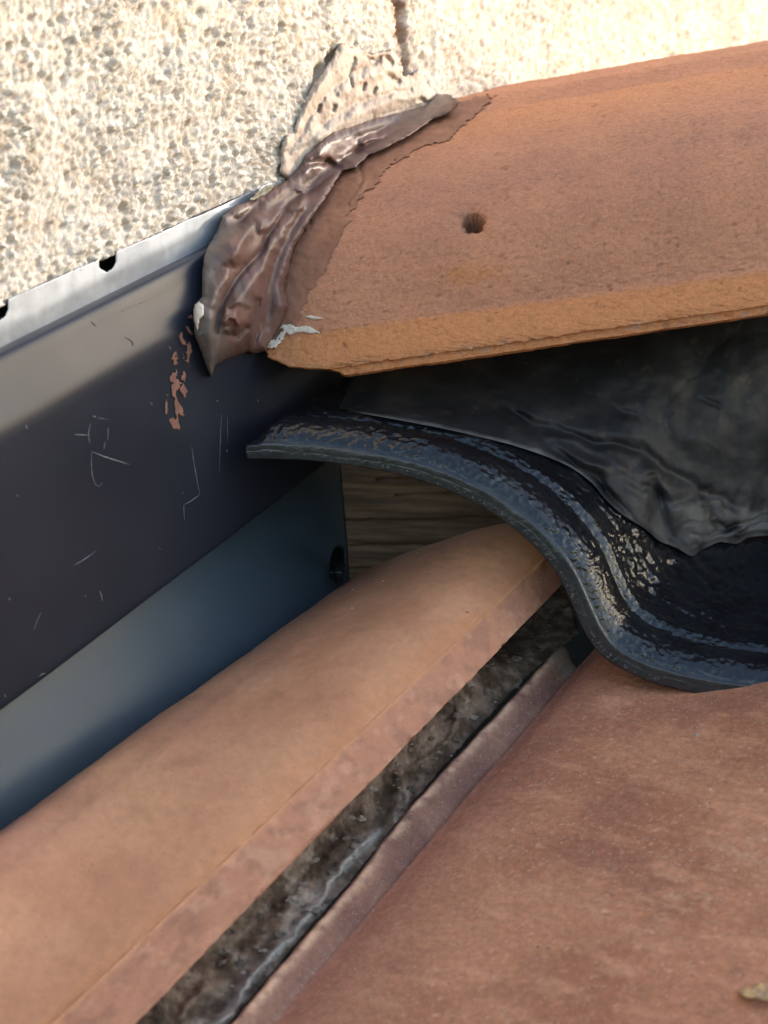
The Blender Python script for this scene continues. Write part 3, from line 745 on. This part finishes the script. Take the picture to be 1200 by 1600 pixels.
pm = sheet('pale_sealant', mp, lambda X, Y: wall_d(X, Y, .0015), M['mortar'], mcol, rim=14, thick=.0060, wobble=2.5, step=1.4, back=.004,
           feats=[([(452, 240), (480, 190), (510, 150), (545, 115), (600, 90)], -.0030, 5, 4), ([(445, 225), (475, 170), (510, 118)], .0035, 6, 3),
                  ([(500, 215), (560, 178), (620, 155), (665, 148)], .0050, 9, 3), ([(500, 196), (560, 158), (640, 140)], -.0030, 5, 3), ([(520, 222), (600, 180), (660, 165)], -.002, 4, 3),
                  ([(629, 60), (632, 90), (633, 112)], -.012, 7, 3), ([(575, 88), (584, 96), (592, 90)], -.008, 6, 3), ([(605, 90), (612, 98)], -.007, 5, 2), ([(608, 118), (622, 126)], -.006, 5, 2),
                  ([(545, 118), (553, 92)], -.004, 3.5, 2), ([(550, 136), (548, 124)], -.004, 3, 2), ([(520, 172), (522, 166)], -.006, 4, 1), ([(497, 174), (500, 166)], -.005, 3, 1), ([(567, 140), (570, 132)], -.004, 3, 1), ([(583, 144), (586, 138)], -.004, 3, 1),
                  ([(655, 155), (668, 160)], -.005, 4, 2), ([(535, 145), (570, 120), (620, 108)], .0028, 7, 4)],
           nz=((60, .0014, None), (240, .0006, None)))
tag(pm, 'pale pinkish cream sealant smeared on the wall above the ridge tile end', 'sealant')

bs = [(470, 258), (447, 281), (427, 292), (390, 314), (370, 320), (347, 337), (340, 357), (322, 390), (316, 410), (315, 463), (304, 475), (301, 495), (304, 527), (314, 550), (321, 574), (330, 592), (336, 572), (352, 563), (388, 550), (397, 553), (417, 549), (428, 524), (442, 500), (450, 478), (444, 447), (460, 387), (492, 335), (513, 305), (535, 268), (556, 262), (576, 243), (604, 232), (650, 206), (677, 186), (706, 176), (720, 160), (703, 147), (683, 147), (668, 163), (647, 169), (590, 184), (519, 207), (477, 243)]
def scol(X, Y, W, h):
    c = mixc((.120, .066, .054), (.180, .098, .078), sm(-.5, .5, fbm(W * 26, 4)))
    c = mixc(c, (.145, .122, .108), sm(365, 325, X + 14 * fbm(W * 40, 2)) * .85)
    c = mixc(c, (.20, .165, .14), sm(.1, .7, fbm(W * 32 + 12, 3)) * sm(420, 340, X) * .7)
    c = mixc(c, (.24, .17, .14), sm(250, 225, Y + .35 * (X - 500)) * .55)
    c = mixc(c, (.26, .105, .075), np.exp(-(np.hypot(X - 371, Y - 497) / 17) ** 2) * .55)
    return mixc(c, (.05, .035, .03), sm(.5, .9, fbm(W * 130, 3)) * .3)
bh = sheet('brown_sealant', bs, surf_all, M['seal'], scol, rim=28, thick=.0125, soften=6, wobble=1.2, step=1.25, back=.006,
           feats=[([(533, 262), (500, 290), (450, 318), (412, 385), (393, 408), (360, 447), (345, 485), (338, 520)], -.0040, 5, 3),
                  ([(500, 310), (465, 350), (435, 400), (420, 450), (415, 510)], -.0042, 12, 4),
                  ([(540, 250), (515, 295), (490, 328), (458, 382), (440, 440), (440, 480)], .0042, 8, 2),
                  ([(470, 320), (440, 370), (405, 430), (375, 470)], .0048, 13, 3), ([(430, 300), (395, 345), (365, 400), (330, 470)], .004, 10, 5),
                  ([(363, 385), (366, 392)], .0075, 22, 2), ([(330, 500), (326, 560)], .004, 12, 2), ([(371, 497), (375, 500)], .0085, 22, 0),
                  ([(349, 505), (352, 480), (372, 470), (394, 480), (399, 510), (390, 545)], .0026, 5, 1), ([(352, 503), (358, 495), (367, 497), (371, 505)], .0026, 3.2, 0), ([(384, 512), (370, 526), (356, 522)], -.004, 5, 0),
                  ([(403, 470), (402, 520), (394, 545)], -.0055, 5, 1), ([(355, 517), (356, 520)], .0035, 5, 0),
                  ([(340, 330), (372, 345), (400, 322)], -.0050, 8, 3), ([(395, 335), (408, 345), (410, 358)], .0035, 6, 2), ([(450, 290), (475, 300), (470, 322), (455, 325)], .0025, 5, 2),
                  ([(480, 255), (510, 252), (530, 262)], -.0070, 5, 2), ([(475, 262), (478, 240), (520, 212), (560, 198)], .0055, 10, 3),
                  ([(556, 235), (600, 216), (650, 196), (676, 185)], -.0060, 4.5, 3), ([(570, 222), (620, 205), (660, 190)], .0040, 6, 3), ([(535, 250), (560, 236), (575, 240)], -.005, 5, 2), ([(560, 212), (600, 200), (650, 180)], -.0035, 6, 3), ([(690, 165), (705, 160), (715, 165)], .005, 5, 2), ([(668, 180), (682, 172), (690, 158)], -.005, 4, 2),
                  ([(330, 430), (350, 420), (380, 415)], -.0022, 7, 3)],
           nz=((22, .0013, None), (60, .0005, None), (200, .0002, None)))
tag(bh, 'thick brown sealant bead in folds covering the joint of ridge tile and wall', 'sealant')
# thin smear on the tile
ss = [(441, 440), (458, 380), (490, 330), (530, 262), (570, 238), (640, 205), (700, 165), (742, 148), (778, 148), (758, 166), (735, 188), (695, 222), (655, 232), (640, 244), (606, 262), (585, 292), (560, 312), (543, 345), (530, 385), (508, 425), (482, 462), (470, 500), (450, 520), (428, 545), (415, 548), (430, 510)]
bRg = bvh_of([ridge])
sm1 = sheet('thin_sealant_smear', ss, lambda X, Y: cast(bRg, X, Y), M['smear'], lambda X, Y, W, h: mixc((.28, .130, .078), (.33, .155, .095), sm(-.5, .5, fbm(W * 60, 4))),
            rim=4, thick=.00022, wobble=7, step=1.4, back=.003, soften=1,
            feats=[([(548, 318), (560, 300), (570, 285)], .0022, 3, 2), ([(545, 320), (565, 282), (560, 250)], -.0015, 4, 2), ([(600, 246), (640, 228), (680, 205)], .0015, 5, 3), ([(690, 190), (705, 195), (720, 180)], .001, 4, 2)],
            nz=((120, .0004, None),))
tag(sm1, 'thin matt brown sealant smear on the ridge tile beside the thick bead', 'sealant smear')
# smears of pinkish sealant on the flashing
def sfl(px, py):
    q = cast(bFl, np.asarray(px, float), np.asarray(py, float)); return np.where(np.isnan(q), .78, q)
bFl = bvh_of([o for o in bpy.data.objects if o.parent == fl])
pinkc = lambda X, Y, W, h: mixc((.34, .175, .13), (.26, .13, .10), sm(-.5, .5, fbm(W * 150, 3)))
stA = np.outer(A, A) * .8 + np.outer(ZU, ZU) * .55 + np.outer(B, B)
for nm, pl, th, sd0 in (('upper', [(262, 585), (268, 560), (288, 505), (302, 488), (306, 540), (316, 566), (296, 572), (290, 600), (266, 605)], .08, 0),
                   ('lower', [(256, 640), (262, 605), (285, 590), (292, 610), (290, 645), (281, 672), (270, 670), (256, 648)], -.08, 5)):
    o = sheet('sealant_smear', pl, sfl, M['smear'], pinkc, rim=3, thick=.0006, wobble=2, step=1.2, back=.0003,
          mask=lambda X, Y, W: fbm((W @ stA) * 260 + sd0, 5) > th + .06)
    tag(o, 'pinkish brown sealant wiped on dark flashing, %s patch %s' % (nm, 'touching the bead tip' if nm == 'upper' else 'well below the bead'), 'sealant smear')
o = sheet('white_sealant_dab', [(303, 476), (311, 470), (318, 476), (318, 492), (311, 500), (308, 520), (302, 500)], lambda X, Y: np.where(np.isnan(q := cast(bs_b, X, Y)), .80, q), M['white'],
          lambda X, Y, W, h: np.ones(X.shape + (3,)) * .5, rim=5, thick=.0015, step=1.2, back=.004) if False else None
bs_b = bvh_of([bh, ridge, face])
wp = [(416, 541), (428, 524), (441, 506), (452, 506), (463, 512), (478, 508), (490, 513), (508, 521), (485, 521), (463, 520), (447, 527), (434, 540), (424, 552)]
def wsurf(X, Y): return fillnan(cast(bvh_of([ridge, bh, sm1]), X, Y))
o = sheet('white_paint_smear', wp, wsurf, M['white'], lambda X, Y, W, h: np.ones(X.shape + (3,)) * .6, rim=4, thick=.0012, wobble=2, step=1.1, back=.0015,
          mask=lambda X, Y, W: (fbm(W * 330, 3) > -.28) | (X > 458))
tag(o, 'forked white paint smear on the broken lower corner of the ridge tile', 'paint smear')
o = sheet('white_paint_smear', [(473, 494), (486, 492), (511, 498), (490, 500)], wsurf, M['white'], lambda X, Y, W, h: np.ones(X.shape + (3,)) * .6, rim=3, thick=.001, step=1.1, back=.001)
tag(o, 'thin white paint sliver on the ridge tile above the forked smear', 'paint smear')
o = sheet('white_sealant_dab', [(303, 476), (311, 470), (319, 477), (319, 492), (312, 500), (309, 522), (302, 500)], lambda X, Y: fillnan(cast(bs_b, X, Y)) - .002, M['white'],
          lambda X, Y, W, h: np.ones(X.shape + (3,)) * .5, rim=5, thick=.002, step=1.2, back=.008)
tag(o, 'small whitish dab on the left edge of the brown sealant', 'sealant')
# torn flake of dried filler at the wall edge
o = sheet('dried_flake', [(388, 312), (400, 300), (418, 288), (430, 290), (424, 300), (410, 308), (398, 316)], lambda X, Y: wall_d(X, Y, .008), M['mortar'],
          lambda X, Y, W, h: mixc((.26, .24, .18), (.16, .14, .10), sm(-.4, .4, fbm(W * 300, 2))), rim=4, thick=.0015, step=1.2, wobble=2, back=.0015, feats=[([(390, 312), (428, 292)], -.001, 2, 1)])
tag(o, 'grey green dried flake curling off the wall edge above the brown sealant', 'flake')

# black dab at the far end of the flashing
o = sheet('black_sealant_dab', [(514, 905), (513, 880), (520, 858), (530, 848), (539, 856), (540, 880), (538, 908), (526, 915)], sfl, M['plastic'],
          lambda X, Y, W, h: np.ones(X.shape + (3,)) * .012, rim=9, thick=.004, step=1.4, back=.004, wobble=1, soften=6)
tag(o, 'black dab at the far end of the flashing beside the board', 'sealant')

# ------------------------------------------------------------------ scratches
scr = [([(115, 679), (140, 680)], 2.2), ([(141, 662), (138, 678), (140, 692)], 1.8), ([(169, 668), (168, 688)], 1.5), ([(164, 690), (162, 702)], 1.5), ([(144, 706), (170, 716), (203, 726)], 3.0),
       ([(143, 705), (143, 735), (148, 755), (155, 760), (160, 754)], 1.6), ([(299, 697), (305, 735), (312, 773)], 1.5), ([(312, 773), (298, 783), (287, 789)], 1.9), ([(287, 790), (288, 813)], 1.6),
       ([(346, 648), (344, 690), (343, 740)], 1.1), ([(355, 648), (356, 690)], .9), ([(114, 884), (130, 875), (150, 861)], 1.8), ([(155, 923), (158, 930), (160, 939)], 3.2), ([(52, 985), (60, 965), (64, 957)], 1.2),
       ([(40, 664), (42, 670)], 3), ([(234, 628), (238, 633)], 2.6), ([(264, 541), (267, 546)], 2.4), ([(145, 650), (150, 652)], 2.5), ([(196, 527), (206, 532), (208, 540)], 1.3), ([(143, 502), (150, 509)], 1.4),
       ([(60, 1058), (68, 1052), (72, 1054)], 1.6), ([(339, 625), (340, 628)], 2.5), ([(402, 624), (404, 627)], 2.2), ([(14, 934), (15, 938)], 2.2), ([(133, 929), (134, 933)], 2), ([(248, 856), (251, 859)], 2.2), ([(7, 1085), (9, 1090)], 2),
       ([(190, 486), (212, 476), (230, 470)], .9), ([(120, 500), (150, 487), (178, 478)], .8), ([(150, 652), (170, 656)], 1.0), ([(26, 772), (28, 776)], 2), ([(354, 702), (355, 707)], 1.8), ([(285, 768), (287, 772)], 1.6)]
for pts, wd in scr: ribbon('scratch', pts, wd * .75, sfl, M['scratch'], fl)

# ------------------------------------------------------------------ bits lying about
bG = bvh_of([gd]); it = []
for k in range(110):
    q = random.uniform(.15, 3.95); i = int(q); fq = q - i; e = random.random()
    a0, a1 = np.array(GAPLINE[i], float), np.array(GAPLINE[i + 1], float); L_ = a0 * (1 - fq) + a1 * fq
    x, y = L_[0] * (1 - e) + L_[1] * e
    d = cast(bG, np.array([x]), np.array([y]))[0]
    if d == d: it.append((Pt(x, y, d), random.choice([.0006, .0008, .0011, .0016, .0024]), (1.3, 1, .6)))
g4 = lumps('mortar_crumbs', it, M['stone'], colr=((.12, .09, .07), (.40, .33, .27))); g4['label'] = 'loose crumbs of mortar lying in the gap between the lower tiles'
bP = bvh_of([panm])
def on(b, x, y, lift=0): 
    d = float(cast(b, np.array([float(x)]), np.array([float(y)]))[0]); return Pt(x, y, (d if d == d else .7) - lift)
bk = sheet('bark_flake', [(1151, 1549), (1160, 1542), (1176, 1540), (1190, 1535), (1215, 1538), (1225, 1556), (1200, 1566), (1180, 1563), (1160, 1558)], lambda X, Y: cast(bP, X, Y) - .002, M['stone'],
           lambda X, Y, W, h: mixc((.66, .42, .20), (.45, .30, .18), sm(-.4, .4, fbm(W * 250, 3))), rim=6, thick=.004, wobble=1.5, step=1.2, back=.002, nz=((300, .0014, None),))
tag(bk, 'small ochre flake of dry bark lying on the red brown tile', 'bark flake')
pb = lumps('pebble', [(on(bP, 1088, 1149), .0010, (1, 1, .8))], M['stone'], kind=None, colr=((.46, .40, .33), (.46, .40, .33))); tag(pb, 'tiny grey pebble on the red brown tile near the black strip', 'pebble')
it = []
for k in range(420):
    x, y = random.uniform(560, 1195), random.uniform(1090, 1595)
    if y < 1600 - (x - 400) * 1.05 + 80 or (x > 930 and y < 1115): continue
    it.append((on(bP, x, y), random.choice([.0002, .0003, .0003, .0004, .0006]), (1, 1, .6)))
g2 = lumps('grit', it, M['stone'], colr=((.26, .15, .11), (.48, .36, .27))); g2['label'] = 'fine grit scattered over the red brown tile'
bRo = bvh_of([roll]); it = []
for k in range(60):
    x, y = random.uniform(450, 850), random.uniform(835, 1000)
    d = cast(bRo, np.array([x]), np.array([y]))[0]
    if d == d: it.append((Pt(x, y, d), random.choice([.0003, .0004, .0007]), (1.5, 1, .5)))
g3 = lumps('grit', it, M['stone'], colr=((.26, .16, .10), (.55, .40, .28))); g3['label'] = 'fine grit on the upper end of the rounded tile'
for o in bpy.data.objects:
    if '_org' in o: del o['_org']
